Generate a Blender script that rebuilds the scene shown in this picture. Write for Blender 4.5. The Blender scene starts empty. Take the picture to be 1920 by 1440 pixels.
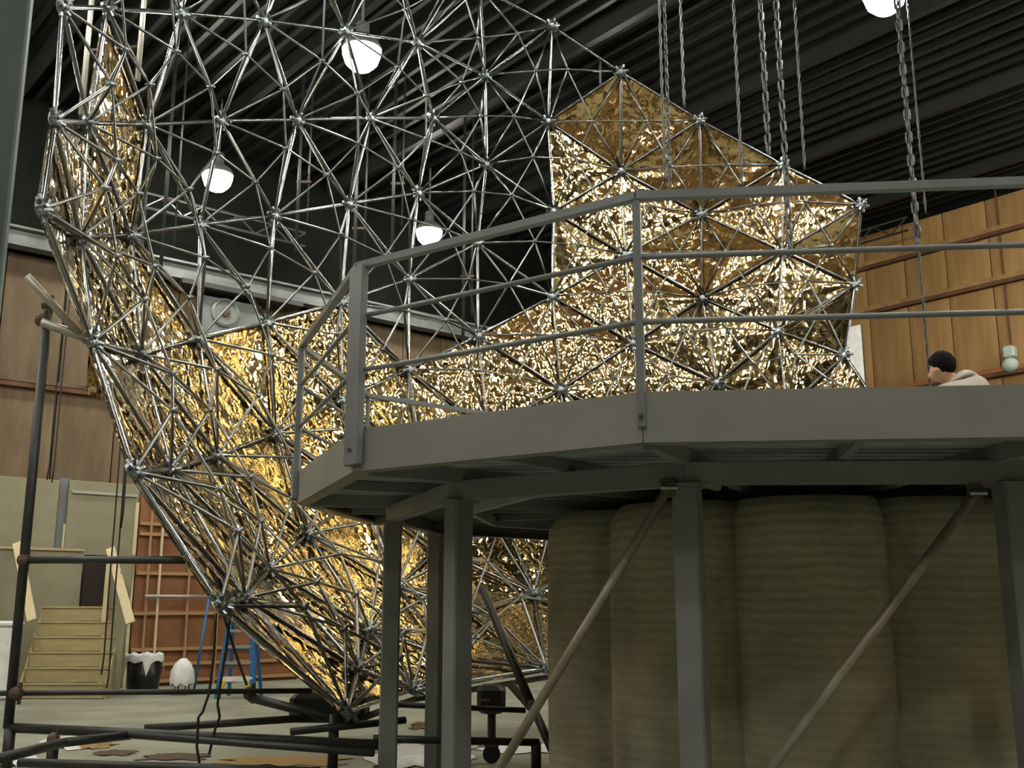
import bpy, math, random
from mathutils import Vector, Matrix, noise

# ------------------------------------------------------------------ camera
scene = bpy.context.scene
C = bpy.data.collections.new('scene'); scene.collection.children.link(C)
EYE = 1.75
F = 1950.0
PITCH = math.radians(12.0)
SP, CP = math.sin(PITCH), math.cos(PITCH)
cam_data = bpy.data.cameras.new('camera')
cam_data.sensor_width = 36.0
cam_data.lens = F / 1920.0 * 36.0
cam_data.clip_end = 200
cam = bpy.data.objects.new('camera', cam_data); C.objects.link(cam)
cam.location = (0, 0, EYE)
cam.rotation_euler = (math.pi / 2 + PITCH, 0, 0)
scene.camera = cam

# ------------------------------------------------------------------ world, exposure
world = bpy.data.worlds.new('hall_air'); scene.world = world
world.use_nodes = True
world.node_tree.nodes['Background'].inputs[0].default_value = (0.02, 0.022, 0.02, 1)
world.node_tree.nodes['Background'].inputs[1].default_value = 1.0
scene.view_settings.view_transform = 'Standard'
scene.view_settings.look = 'None'
scene.view_settings.gamma = 1.0
scene.view_settings.use_curve_mapping = False
scene.view_settings.exposure = 0.0
LAMP_STRENGTH = 175.0
scene.cycles.max_bounces = 4
scene.cycles.use_light_tree = False
scene.cycles.adaptive_threshold = 0.08
scene.cycles.sample_clamp_indirect = 60.0
scene.cycles.diffuse_bounces = 3
scene.cycles.glossy_bounces = 2
scene.cycles.transmission_bounces = 2

R = random.Random(7)

# ------------------------------------------------------------------ helpers
def at(u, v, Y):
    """survey point: picture direction (u, v) met at distance Y in front of the camera"""
    x = (u - 960) / F; y = (720 - v) / F
    d = (x, CP - y * SP, SP + y * CP)
    return Vector((d[0] / d[1] * Y, Y, EYE + d[2] / d[1] * Y))

def on_floor(u, v):
    x = (u - 960) / F; y = (720 - v) / F
    d = (x, CP - y * SP, SP + y * CP)
    t = -EYE / d[2]
    return Vector((d[0] * t, d[1] * t, 0))

ORG = {}
def tag(o, label=None, cat=None, group=None, kind=None):
    if label: o['label'] = label
    if cat: o['category'] = cat
    if group: o['group'] = group
    if kind: o['kind'] = kind
    return o

def empty(name, loc, label=None, cat=None, group=None, kind=None):
    o = bpy.data.objects.new(name, None); C.objects.link(o)
    o.location = loc; ORG[o.name] = Vector(loc)
    o.empty_display_size = 0.2
    return tag(o, label, cat, group, kind)

def place(name, me, M, parent=None):
    """link a (shared) mesh with world matrix M"""
    o = bpy.data.objects.new(name, me); C.objects.link(o)
    loc = M.to_translation()
    if parent is not None:
        o.parent = parent
        M = Matrix.Translation(-ORG[parent.name]) @ M
    o.matrix_basis = M
    ORG[o.name] = loc
    return o

class MB:
    def __init__(self): self.v = []; self.f = []
    def add(self, vs, fs):
        n = len(self.v)
        self.v += [Vector(a) for a in vs]
        self.f += [tuple(i + n for i in f) for f in fs]
        return self
    def box(self, c, s, M=None, bev=0.0):
        c = Vector(c); hx, hy, hz = s[0] / 2, s[1] / 2, s[2] / 2
        if bev <= 0:
            P = [(x, y, z) for z in (-hz, hz) for (x, y) in ((-hx, -hy), (hx, -hy), (hx, hy), (-hx, hy))]
            fs = [(3, 2, 1, 0), (4, 5, 6, 7), (0, 1, 5, 4), (1, 2, 6, 5), (2, 3, 7, 6), (3, 0, 4, 7)]
        else:
            b = min(bev, hx * .9, hy * .9, hz * .9)
            def ring(ix, iy, z):
                return [(-ix + b, -iy, z), (ix - b, -iy, z), (ix, -iy + b, z), (ix, iy - b, z), (ix - b, iy, z), (-ix + b, iy, z), (-ix, iy - b, z), (-ix, -iy + b, z)]
            P = ring(hx - b, hy - b, -hz) + ring(hx, hy, -hz + b) + ring(hx, hy, hz - b) + ring(hx - b, hy - b, hz)
            fs = [tuple(range(7, -1, -1)), tuple(range(24, 32))]
            for k in range(3):
                for i in range(8):
                    j = (i + 1) % 8
                    fs.append((k * 8 + i, k * 8 + j, k * 8 + 8 + j, k * 8 + 8 + i))
        P = [Vector(p) for p in P]
        if M is not None: P = [M @ p for p in P]
        return self.add([p + c for p in P], fs)
    def bar(self, a, b, w, h, up=(0, 0, 1)):
        """rectangular bar from a to b: w sideways, h along up"""
        a = Vector(a); b = Vector(b); d = (b - a); L = d.length; d.normalize()
        s = d.cross(Vector(up))
        if s.length < 1e-4: s = d.cross(Vector((1, 0, 0)))
        s.normalize(); u = s.cross(d)
        M = Matrix((s, d, u)).transposed()
        return self.box((a + b) / 2, (w, L, h), M)
    def tube(self, pts, r, n=8, cap=True):
        pts = [Vector(p) for p in pts]
        rr = r if isinstance(r, (list, tuple)) else [r] * len(pts)
        vs = []; fs = []
        d0 = (pts[1] - pts[0]).normalized()
        ref = Vector((0, 0, 1)) if abs(d0.z) < .9 else Vector((1, 0, 0))
        for k, p in enumerate(pts):
            d = (pts[min(k + 1, len(pts) - 1)] - pts[max(k - 1, 0)])
            if d.length < 1e-9: d = d0.copy()
            d.normalize()
            s = d.cross(ref)
            if s.length < 1e-3: s = d.cross(Vector((0, 1, 0)))
            s.normalize(); t = s.cross(d)
            ref = t.copy() if False else ref
            for i in range(n):
                a = 2 * math.pi * i / n
                vs.append(p + (s * math.cos(a) + t * math.sin(a)) * rr[k])
        for k in range(len(pts) - 1):
            for i in range(n):
                j = (i + 1) % n
                fs.append((k * n + i, k * n + j, k * n + n + j, k * n + n + i))
        if cap:
            fs.append(tuple(range(n - 1, -1, -1))); fs.append(tuple(range((len(pts) - 1) * n, len(pts) * n)))
        return self.add(vs, fs)
    def lathe(self, prof, n=20, c=(0, 0, 0), M=None):
        vs = []; fs = []
        for (r, z) in prof:
            for i in range(n):
                a = 2 * math.pi * i / n
                p = Vector((r * math.cos(a), r * math.sin(a), z))
                if M is not None: p = M @ p
                vs.append(p + Vector(c))
        for k in range(len(prof) - 1):
            for i in range(n):
                j = (i + 1) % n
                fs.append((k * n + i, k * n + j, k * n + n + j, k * n + n + i))
        fs.append(tuple(range(n - 1, -1, -1))); fs.append(tuple(range((len(prof) - 1) * n, len(prof) * n)))
        return self.add(vs, fs)
    def ball(self, c, r, n=12, m=8, sc=(1, 1, 1), M=None):
        vs = []; fs = []
        for k in range(1, m):
            ph = math.pi * k / m
            for i in range(n):
                a = 2 * math.pi * i / n
                p = Vector((math.sin(ph) * math.cos(a) * sc[0], math.sin(ph) * math.sin(a) * sc[1], math.cos(ph) * sc[2])) * r
                if M is not None: p = M @ p
                vs.append(p + Vector(c))
        t = Vector((0, 0, r * sc[2])); b = -t
        if M is not None: t = M @ t; b = M @ b
        vs += [t + Vector(c), b + Vector(c)]
        T = (m - 1) * n; B = T + 1
        for k in range(m - 2):
            for i in range(n):
                j = (i + 1) % n
                fs.append((k * n + i, k * n + n + i, k * n + n + j, k * n + j))
        for i in range(n):
            j = (i + 1) % n
            fs.append((T, i, j)); fs.append((B, (m - 2) * n + j, (m - 2) * n + i))
        return self.add(vs, fs)
    def prism(self, poly, z0, z1):
        n = len(poly)
        vs = [(p[0], p[1], z0) for p in poly] + [(p[0], p[1], z1) for p in poly]
        fs = [tuple(range(n - 1, -1, -1)), tuple(range(n, 2 * n))] + [(i, (i + 1) % n, n + (i + 1) % n, n + i) for i in range(n)]
        return self.add(vs, fs)
    def mesh(self, name, mat, smooth=False, off=Vector((0, 0, 0))):
        me = bpy.data.meshes.new(name)
        me.from_pydata([tuple(a - off) for a in self.v], [], self.f)
        me.materials.append(mat)
        if smooth:
            me.polygons.foreach_set('use_smooth', [True] * len(me.polygons))
        me.update()
        return me
    def build(self, name, mat, parent=None, smooth=False):
        lo = Vector([min(a[i] for a in self.v) for i in range(3)]); hi = Vector([max(a[i] for a in self.v) for i in range(3)])
        c = (lo + hi) / 2
        if parent is None: c.z = lo.z
        return place(name, self.mesh(name, mat, smooth, c), Matrix.Translation(c), parent)

def along(a, b, rad):
    """matrix taking the unit z-strut (length 1, radius 1) to run from a to b"""
    a = Vector(a); b = Vector(b); d = b - a; L = d.length
    q = d.to_track_quat('Z', 'Y').to_matrix().to_4x4()
    return Matrix.Translation(a) @ q @ Matrix.Diagonal((rad, rad, L, 1))

# ------------------------------------------------------------------ materials
def mat(name, col, rough=.6, metal=0.0, col2=None, scale=3.0, stretch=(1, 1, 1), bump=0.0, bscale=None, rnd=0.0, detail=4, spec=.4, thr=(.35, .65)):
    m = bpy.data.materials.new(name); m.use_nodes = True
    nt = m.node_tree; N = nt.nodes; L = nt.links
    b = N['Principled BSDF']
    b.inputs['Roughness'].default_value = rough
    b.inputs['Metallic'].default_value = metal
    b.inputs['Specular IOR Level'].default_value = spec
    b.inputs['Base Color'].default_value = (*col, 1)
    tc = N.new('ShaderNodeTexCoord'); mp = N.new('ShaderNodeMapping'); L.new(tc.outputs['Object'], mp.inputs[0])
    mp.inputs['Scale'].default_value = stretch
    src = None
    if col2 is not None:
        nz = N.new('ShaderNodeTexNoise'); nz.inputs['Scale'].default_value = scale; nz.inputs['Detail'].default_value = detail
        L.new(mp.outputs[0], nz.inputs[0])
        rp = N.new('ShaderNodeValToRGB'); L.new(nz.outputs[0], rp.inputs[0])
        rp.color_ramp.elements[0].position = thr[0]; rp.color_ramp.elements[1].position = thr[1]
        rp.color_ramp.elements[0].color = (*col, 1); rp.color_ramp.elements[1].color = (*col2, 1)
        src = rp.outputs[0]
    if rnd > 0:
        oi = N.new('ShaderNodeObjectInfo'); hs = N.new('ShaderNodeHueSaturation')
        mr = N.new('ShaderNodeMapRange'); L.new(oi.outputs['Random'], mr.inputs[0])
        mr.inputs[3].default_value = 1 - rnd; mr.inputs[4].default_value = 1 + rnd
        L.new(mr.outputs[0], hs.inputs['Value'])
        if src: L.new(src, hs.inputs['Color'])
        else: hs.inputs['Color'].default_value = (*col, 1)
        src = hs.outputs[0]
    if src: L.new(src, b.inputs['Base Color'])
    if bump > 0:
        n2 = N.new('ShaderNodeTexNoise'); n2.inputs['Scale'].default_value = bscale or scale * 3; n2.inputs['Detail'].default_value = 3
        L.new(mp.outputs[0], n2.inputs[0])
        bp = N.new('ShaderNodeBump'); bp.inputs['Strength'].default_value = bump; bp.inputs['Distance'].default_value = .05
        L.new(n2.outputs[0], bp.inputs['Height']); L.new(bp.outputs[0], b.inputs['Normal'])
    return m

M_FLOOR = mat('worn_concrete', (.30, .31, .23), .75, col2=(.20, .20, .15), scale=.8, bump=.15, bscale=6)
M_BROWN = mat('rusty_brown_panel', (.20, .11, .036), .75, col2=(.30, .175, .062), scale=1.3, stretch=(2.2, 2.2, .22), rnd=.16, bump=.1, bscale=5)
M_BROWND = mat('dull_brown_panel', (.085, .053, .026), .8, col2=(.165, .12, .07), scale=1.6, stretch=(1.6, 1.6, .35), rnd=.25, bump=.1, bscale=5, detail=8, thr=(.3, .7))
M_BLACKWALL = mat('black_wall', (.005, .006, .005), .9, col2=(.008, .009, .007), scale=2, spec=.03)
M_GIRT = mat('dark_rust_girt', (.06, .028, .013), .8, col2=(.12, .05, .02), scale=2)
M_GIRTO = mat('orange_rust_ledge', (.33, .13, .03), .8, col2=(.22, .09, .03), scale=2)
M_BEAM = mat('pale_grey_beam', (.15, .165, .16), .5, col2=(.08, .088, .08), scale=1.5)
M_CEIL = mat('dark_roof_deck', (.009, .010, .009), .75, col2=(.012, .013, .011), scale=1, spec=.05)
M_RIB = mat('dark_roof_rib', (.013, .015, .013), .5, metal=.3, rnd=.35)
M_ALU = mat('brushed_aluminium', (.30, .31, .305), .23, metal=1.0, col2=(.22, .23, .23), scale=6, rnd=.12)
M_ALUD = mat('grey_aluminium', (.20, .21, .205), .30, metal=1.0, rnd=.12)
M_HUB = mat('cast_hub_metal', (.27, .30, .31), .34, metal=1.0, col2=(.17, .19, .20), scale=14)
M_DECK = mat('grey_painted_steel', (.175, .178, .16), .55, col2=(.15, .153, .137), scale=1.5, bump=.03, bscale=30)
M_RAIL = mat('grey_rail_paint', (.135, .15, .15), .45, col2=(.11, .122, .12), scale=3)
M_STEEL = mat('dark_grey_steel', (.165, .18, .175), .55, col2=(.13, .14, .135), scale=2)
M_SOFFIT = mat('galvanised_soffit', (.36, .41, .43), .5, metal=.2, col2=(.28, .32, .34), scale=3)
M_BRACE = mat('old_galvanised_pipe', (.33, .33, .27), .5, metal=.5, col2=(.22, .20, .15), scale=5)
M_PIPE = mat('black_pipe', (.025, .028, .028), .45, metal=.3, col2=(.04, .04, .036), scale=4)
M_CLAMP = mat('rusty_clamp', (.10, .07, .05), .6, metal=.5)
M_GPIPE = mat('grey_pipe', (.36, .35, .31), .45, metal=.5)
M_CHAIN = mat('dull_chain_steel', (.075, .08, .08), .45, metal=.8, rnd=.2)
M_WOOD = mat('pale_pine', (.62, .53, .33), .7, col2=(.55, .45, .26), scale=4, stretch=(4, 4, .6))
M_PLY = mat('weathered_plywood', (.40, .335, .175), .75, col2=(.33, .265, .13), scale=3, stretch=(.6, .6, 3), rnd=.08)
M_FLAT = mat('greenish_grey_flat', (.25, .235, .155), .8, col2=(.225, .205, .13), scale=2.5)
M_DARK = mat('opening_shade', (.02, .012, .008), .8)  # near-black brown that paints the shade inside the doorway
M_BLUE = mat('blue_fibreglass', (.02, .12, .30), .4)
M_YEL = mat('yellow_plastic', (.62, .47, .03), .5)
M_WHITE = mat('white_plastic', (.75, .77, .74), .5, col2=(.62, .64, .62), scale=6, bump=.3, bscale=9)
M_BLACK = mat('black_plastic', (.012, .013, .014), .3)
M_ROPE = mat('tan_rope', (.45, .36, .2), .8)
M_CORD = mat('black_cord', (.015, .013, .012), .6)
M_CARD = mat('brown_cardboard', (.32, .2, .07), .8)
M_GREENP = mat('dark_green_steel', (.10, .135, .13), .35, col2=(.08, .11, .11), scale=4)
M_BOX = mat('grey_green_box', (.35, .42, .37), .5)
M_SKIN = mat('skin', (.50, .28, .17), .55)
M_HAIR = mat('black_hair', (.006, .0055, .005), .8, spec=.1, bump=.6, bscale=60)
M_SHIRT = mat('grey_beige_shirt', (.47, .43, .37), .85, col2=(.40, .36, .31), scale=5, bump=.2, bscale=14)
M_TROUSER = mat('dark_trousers', (.05, .055, .07), .85)

def lobed_mat():
    m = mat('ring_marked_foam', (.34, .325, .235), .85, col2=(.25, .24, .175), scale=2.2, bump=.25, bscale=11)
    nt = m.node_tree; N = nt.nodes; L = nt.links
    b = N['Principled BSDF']
    tc = N.new('ShaderNodeTexCoord')
    w = N.new('ShaderNodeTexWave'); w.wave_type = 'BANDS'; w.bands_direction = 'Z'
    w.inputs['Scale'].default_value = 4.2; w.inputs['Distortion'].default_value = 3.0; w.inputs['Detail'].default_value = 2; w.inputs['Detail Scale'].default_value = 1.0
    L.new(tc.outputs['Object'], w.inputs[0])
    mx = N.new('ShaderNodeMix'); mx.data_type = 'RGBA'; mx.blend_type = 'MULTIPLY'
    lk = b.inputs['Base Color'].links[0]; src = lk.from_socket
    mr = N.new('ShaderNodeMapRange'); L.new(w.outputs[1], mr.inputs[0]); mr.inputs[3].default_value = .93; mr.inputs[4].default_value = 1.04
    cb = N.new('ShaderNodeCombineColor')
    for k in range(3): L.new(mr.outputs[0], cb.inputs[k])
    mx.inputs[0].default_value = 1.0
    L.new(src, mx.inputs[6]); L.new(cb.outputs[0], mx.inputs[7]); L.new(mx.outputs[2], b.inputs['Base Color'])
    bp = N.new('ShaderNodeBump'); bp.inputs['Strength'].default_value = .3; bp.inputs['Distance'].default_value = .012
    L.new(w.outputs[1], bp.inputs['Height'])
    old = b.inputs['Normal'].links[0].from_node
    L.new(old.outputs[0], bp.inputs['Normal']); L.new(bp.outputs[0], b.inputs['Normal'])
    return m
M_DRUM = lobed_mat()

def film_mat():
    m = bpy.data.materials.new('gold_metal_film'); m.use_nodes = True
    nt = m.node_tree; N = nt.nodes; L = nt.links
    b = N['Principled BSDF']
    b.inputs['Metallic'].default_value = 1.0
    tc = N.new('ShaderNodeTexCoord')
    nz = N.new('ShaderNodeTexNoise'); nz.inputs['Scale'].default_value = 2.0; nz.inputs['Detail'].default_value = 3
    L.new(tc.outputs['Object'], nz.inputs[0])
    rp = N.new('ShaderNodeValToRGB'); L.new(nz.outputs[0], rp.inputs[0])
    rp.color_ramp.elements[0].position = .3; rp.color_ramp.elements[1].position = .7
    rp.color_ramp.elements[0].color = (.68, .44, .115, 1); rp.color_ramp.elements[1].color = (.82, .57, .20, 1)
    L.new(rp.outputs[0], b.inputs['Base Color'])
    b.inputs['Roughness'].default_value = .105
    b.inputs['Coat Weight'].default_value = 1.0
    b.inputs['Coat Roughness'].default_value = .10
    b.inputs['Coat IOR'].default_value = 2.2
    mp = N.new('ShaderNodeMapping'); mp.inputs['Scale'].default_value = (1.15, 1.15, .8)
    n0 = N.new('ShaderNodeTexNoise'); n0.inputs['Scale'].default_value = 5; n0.inputs['Detail'].default_value = 1
    L.new(tc.outputs['Object'], n0.inputs[0])
    wv = N.new('ShaderNodeVectorMath'); wv.operation = 'MULTIPLY_ADD'; wv.inputs[1].default_value = (.14, .14, .14)
    L.new(n0.outputs[1], wv.inputs[0]); L.new(tc.outputs['Object'], wv.inputs[2])
    L.new(wv.outputs[0], mp.inputs[0])
    vo = N.new('ShaderNodeTexVoronoi'); vo.inputs['Scale'].default_value = 7.5
    L.new(mp.outputs[0], vo.inputs[0])
    sq = N.new('ShaderNodeMath'); sq.operation = 'POWER'; sq.inputs[1].default_value = 2.0
    L.new(vo.outputs[0], sq.inputs[0])
    n1 = N.new('ShaderNodeTexNoise'); n1.inputs['Scale'].default_value = 3.5; n1.inputs['Detail'].default_value = 1.5
    L.new(tc.outputs['Object'], n1.inputs[0])
    ad = N.new('ShaderNodeMath'); ad.operation = 'MULTIPLY_ADD'; ad.inputs[1].default_value = -1.15
    L.new(n1.outputs[0], ad.inputs[0]); L.new(sq.outputs[0], ad.inputs[2])
    b1 = N.new('ShaderNodeBump'); b1.inputs['Distance'].default_value = .024
    oi = N.new('ShaderNodeObjectInfo'); mr = N.new('ShaderNodeMapRange'); L.new(oi.outputs['Random'], mr.inputs[0])
    mr.inputs[3].default_value = .22; mr.inputs[4].default_value = .95; L.new(mr.outputs[0], b1.inputs['Strength'])
    L.new(ad.outputs[0], b1.inputs['Height'])
    L.new(b1.outputs[0], b.inputs['Normal']); L.new(b1.outputs[0], b.inputs['Coat Normal'])
    return m
M_FILM = film_mat()

def emit_mat(name, col, s):
    m = bpy.data.materials.new(name); m.use_nodes = True
    b = m.node_tree.nodes['Principled BSDF']
    b.inputs['Base Color'].default_value = (.8, .8, .8, 1)
    b.inputs['Emission Color'].default_value = (*col, 1)
    b.inputs['Emission Strength'].default_value = s
    return m
M_LAMP = emit_mat('lit_lamp_lens', (1.0, .97, .87), LAMP_STRENGTH)

# ------------------------------------------------------------------ the hall
D1 = Vector((-.643, .766, 0))          # direction of the roof ribs and of the right wall
D2 = Vector((.766, .643, 0))           # direction of the left wall
P0 = Vector((-9.0, 23.45, 0))           # a point at the foot of the left wall
CORNER = P0 + D2 * 19.4
HALL_W, HALL_L, CEIL_Z = 38.0, 36.0, 13.1
NL = Vector((.643, -.766, 0))          # inward normals
NR = Vector((-.766, -.643, 0))
def WL(s, off, z): return P0 + D2 * s + NL * off + Vector((0, 0, z))
def WR(t, off, z): return CORNER + NL * t + NR * off + Vector((0, 0, z))
def s_of(u, v, off):
    """run along the left wall where the sight line at (u, v) meets the plane 'off' in front of it"""
    r = at(u, v, 1.0); o = P0 + NL * off
    # (r.x*Y, Y) = o + D2*s
    s = (r.x * o.y - o.x) / (D2.x - r.x * D2.y)
    Y = o.y + D2.y * s
    return s, EYE + (r.z - EYE) * Y
ROT_L = Matrix((D2, -NL, Vector((0, 0, 1)))).transposed()    # local x along the left wall, y into the wall
ROT_R = Matrix((NL, -NR, Vector((0, 0, 1)))).transposed()

corners = [CORNER, CORNER - D2 * HALL_W, CORNER - D2 * HALL_W + NL * HALL_L, CORNER + NL * HALL_L]
tag(MB().prism([(c.x, c.y) for c in corners][::-1], -.2, 0).build('floor', M_FLOOR), 'bare worn grey-green concrete floor of the hall', None, None, 'structure')
ceiling = tag(MB().prism([(c.x, c.y) for c in corners][::-1], CEIL_Z, CEIL_Z + .2).build('ceiling', M_CEIL), 'dark ribbed metal roof deck high overhead', None, None, 'structure')
rib = MB().box((0, 0, 0), (.10, HALL_L - .2, .16)).mesh('ceiling_rib', M_RIB)
rib2 = MB().box((0, 0, 0), (.16, HALL_L - .2, .42)).mesh('ceiling_joist', M_RIB)
mid = CORNER + NL * (HALL_L / 2)
Mrib = Matrix((D2, D1, Vector((0, 0, 1)))).transposed().to_4x4()
for k in range(84):
    big = k % 9 == 4
    c = mid - D2 * (.3 + k * .45) + Vector((0, 0, CEIL_Z - (.21 if big else .08)))
    place('ceiling_joist' if big else 'ceiling_rib', rib2 if big else rib, Matrix.Translation(c) @ Mrib, ceiling)

def wall(name, a, b, nrm, m, label):
    d = (b - a); c = (a + b) / 2 - nrm * .15
    R3 = Matrix((d.normalized(), -nrm, Vector((0, 0, 1)))).transposed()
    o = MB().box(c + Vector((0, 0, CEIL_Z / 2)), (d.length, .3, CEIL_Z), R3).build(name, m)
    return tag(o, label, None, None, 'structure')
wall_left = wall('wall_left', corners[1], corners[0], NL, M_BLACKWALL, 'hall wall behind the frame, black above and brown panels below')
wall_right = wall('wall_right', corners[0], corners[3], NR, M_BLACKWALL, 'hall wall at right covered with rusty brown panels')
wall('wall_near', corners[3], corners[2], -NL, M_BROWND, 'brown hall wall behind the viewer')
wall('wall_side', corners[2], corners[1], -NR, M_BROWND, 'brown hall wall off to the left')

def panel_wall(parent, base, d, nrm, rot, bands, n, w, m, s0):
    for (z0, z1) in bands:
        me = MB().box((0, 0, 0), (w - .025, .05, z1 - z0 - .03), bev=.008).mesh('wall_panel', m)
        for k in range(n):
            c = base + d * (s0 + (k + .5) * w) + nrm * .025 + Vector((0, 0, (z0 + z1) / 2))
            place('wall_panel', me, Matrix.Translation(c) @ rot.to_4x4(), parent)
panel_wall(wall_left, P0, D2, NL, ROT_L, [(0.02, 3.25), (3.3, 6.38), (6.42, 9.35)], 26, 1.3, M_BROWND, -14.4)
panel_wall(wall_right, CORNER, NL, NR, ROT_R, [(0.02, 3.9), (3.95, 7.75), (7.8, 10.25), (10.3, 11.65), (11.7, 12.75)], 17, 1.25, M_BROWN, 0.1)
for z in (3.27, 6.4):
    g = MB().box(WL(2.5, .12, z), (33.5, .14, .10), ROT_L).build('wall_girt', M_GIRT, wall_left)
    MB().box(WL(2.5, .14, z + .10), (33.5, .12, .08), ROT_L).build('ledge', M_BROWND, g)
for z in (3.92, 7.78, 10.28, 11.68):
    g = MB().box(WR(10.8, .14, z), (21.2, .18, .10), ROT_R).build('wall_girt', M_GIRT, wall_right)
    MB().box(WR(10.8, .14, z + .12), (21.2, .16, .12), ROT_R).build('ledge', M_GIRTO if z < 8 else M_BROWN, g)
# pale steel beam with walkway brackets high on the left wall
beam = empty('wall_beam', WL(2.5, .5, 9.5), 'long pale grey steel beam running high along the back wall', 'beam', None, None)
MB().box(WL(2.5, .45, 9.75), (33.0, .35, .05), ROT_L).build('top_flange', M_BEAM, beam)
MB().box(WL(2.5, .45, 9.55), (33.0, .03, .36), ROT_L).build('web', M_BEAM, beam)
MB().box(WL(2.5, .45, 9.36), (33.0, .35, .05), ROT_L).build('bottom_flange', M_BEAM, beam)
br = MB().box((0, 0, 0), (.08, .5, .3)).mesh('bracket', M_STEEL)
for k in range(11):
    place('bracket', br, Matrix.Translation(WL(-12 + k * 2.9, .24, 9.55)) @ ROT_L.to_4x4(), beam)
# lattice pipe grid seen through the frame, high on the same wall, and its twin on the right wall
def lattice(name, a, b, h, label):
    o = empty(name, (a + b) / 2, label, 'truss')
    r = .035
    for p in (0, 1):
        MB().tube([a + Vector((0, 0, p * h)), b + Vector((0, 0, p * h))], r, 6).build('chord', M_CHAIN, o)
    n = max(2, int((b - a).length / (h * 1.3)))
    d = (b - a) / n
    un = MB().tube([(0, 0, 0), (0, 0, 1)], 1, 6).mesh('web_bar', M_CHAIN)
    for k in range(n):
        p = a + d * k
        place('web_bar', un, along(p + Vector((0, 0, h * (k % 2))), p + d + Vector((0, 0, h * ((k + 1) % 2))), .022), o)
    return o
s1, z1 = s_of(270, 388, 1.2); s2, z2 = s_of(470, 425, 1.2)
lattice('lighting_truss', WL(s1, 1.2, z1), WL(s2 + 1.5, 1.2, z1), .35, 'thin dark lattice truss hung near the far wall behind the bare struts')
lattice('lighting_truss', WR(3.5, .9, 12.2), WR(9.5, .9, 12.2), .4, 'thin dark lattice truss hung above the brown wall at right')
# grey louvred panel with a round fan under the beam
s, z = s_of(408, 565, .3)
hv = empty('vent_unit', WL(s + .2, .2, 7.3), 'pale grey wall vent cabinet with a round fan below the beam', 'vent')
MB().box(WL(s + .35, .2, 7.95), (1.5, .4, 2.3), ROT_L).build('cabinet', M_BEAM, hv)
fanM = Matrix((D2, Vector((0, 0, 1)), NL)).transposed()
MB().lathe([(.34, 0), (.36, .06), (.30, .09), (.27, .04), (0.05, .03)], 20, WL(s + .15, .41, 8.75), fanM).build('fan_ring', M_STEEL, hv)
MB().lathe([(.10, 0), (.12, .1), (.02, .14)], 12, WL(s + .15, .42, 8.75), fanM).build('fan_hub', M_CLAMP, hv)
MB().box(WL(s + .5, .45, 9.26), (3.2, .6, .12), ROT_L).build('hood', M_PIPE, hv)

# ------------------------------------------------------------------ high-bay lamps on a regular grid
LA = Vector((-2.63, 16.6)); V1 = Vector((-4.02, 5.4)); V2 = Vector((4.5, 3.6))
LAMP_Z = EYE + 9.5
lens_me = MB().lathe([(.02, -.38), (.17, -.35), (.28, -.24), (.335, -.07), (.335, .02)], 16).mesh('lens', M_LAMP, True)  # lens widened so its shape takes in the lamp's glow
hous_me = MB().lathe([(.35, .0), (.355, .03), (.30, .14), (.17, .24), (.12, .28), (.12, .5), (.08, .54)], 24).mesh('housing', M_STEEL, True)
stem_me = MB().tube([(0, 0, .5), (0, 0, CEIL_Z - LAMP_Z)], .025, 8).mesh('stem', M_STEEL)
seen = {(0, 0): 'bright round lamp hanging behind the bare struts, largest of them, near the top edge',
        (1, 0): 'bright round lamp seen through the bare struts left of the grey vent line',
        (1, 1): 'smallest bright round lamp, above the sloping handrail behind the struts',
        (-1, 1): 'bright round lamp at the top edge right of the hanging chains',
        (-1, 2): 'glowing lamp at the right edge of the ceiling'}
def inside(p):
    q = Vector((p[0], p[1], 0)) - CORNER
    a, b = q.dot(-D2), q.dot(NL)
    return 1.0 < a < HALL_W - 1 and 1.0 < b < HALL_L - 1
for i in range(-4, 3):
    for j in range(-3, 4):
        p = LA + V1 * i + V2 * j
        if not inside(p): continue
        if (i, j) in ((0, 2), (0, 3), (1, 2), (1, 3)): continue          # no lamp hangs at this grid point
        t = empty('high_bay_lamp', (p[0], p[1], LAMP_Z), seen.get((i, j), 'high-bay lamp hanging from the roof outside the view'), 'lamp', 'high-bay lamps under the roof')
        for nm, me in (('lens', lens_me), ('housing', hous_me), ('stem', stem_me)):
            place(nm, me, Matrix.Translation((p[0], p[1], LAMP_Z)), t)

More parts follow.
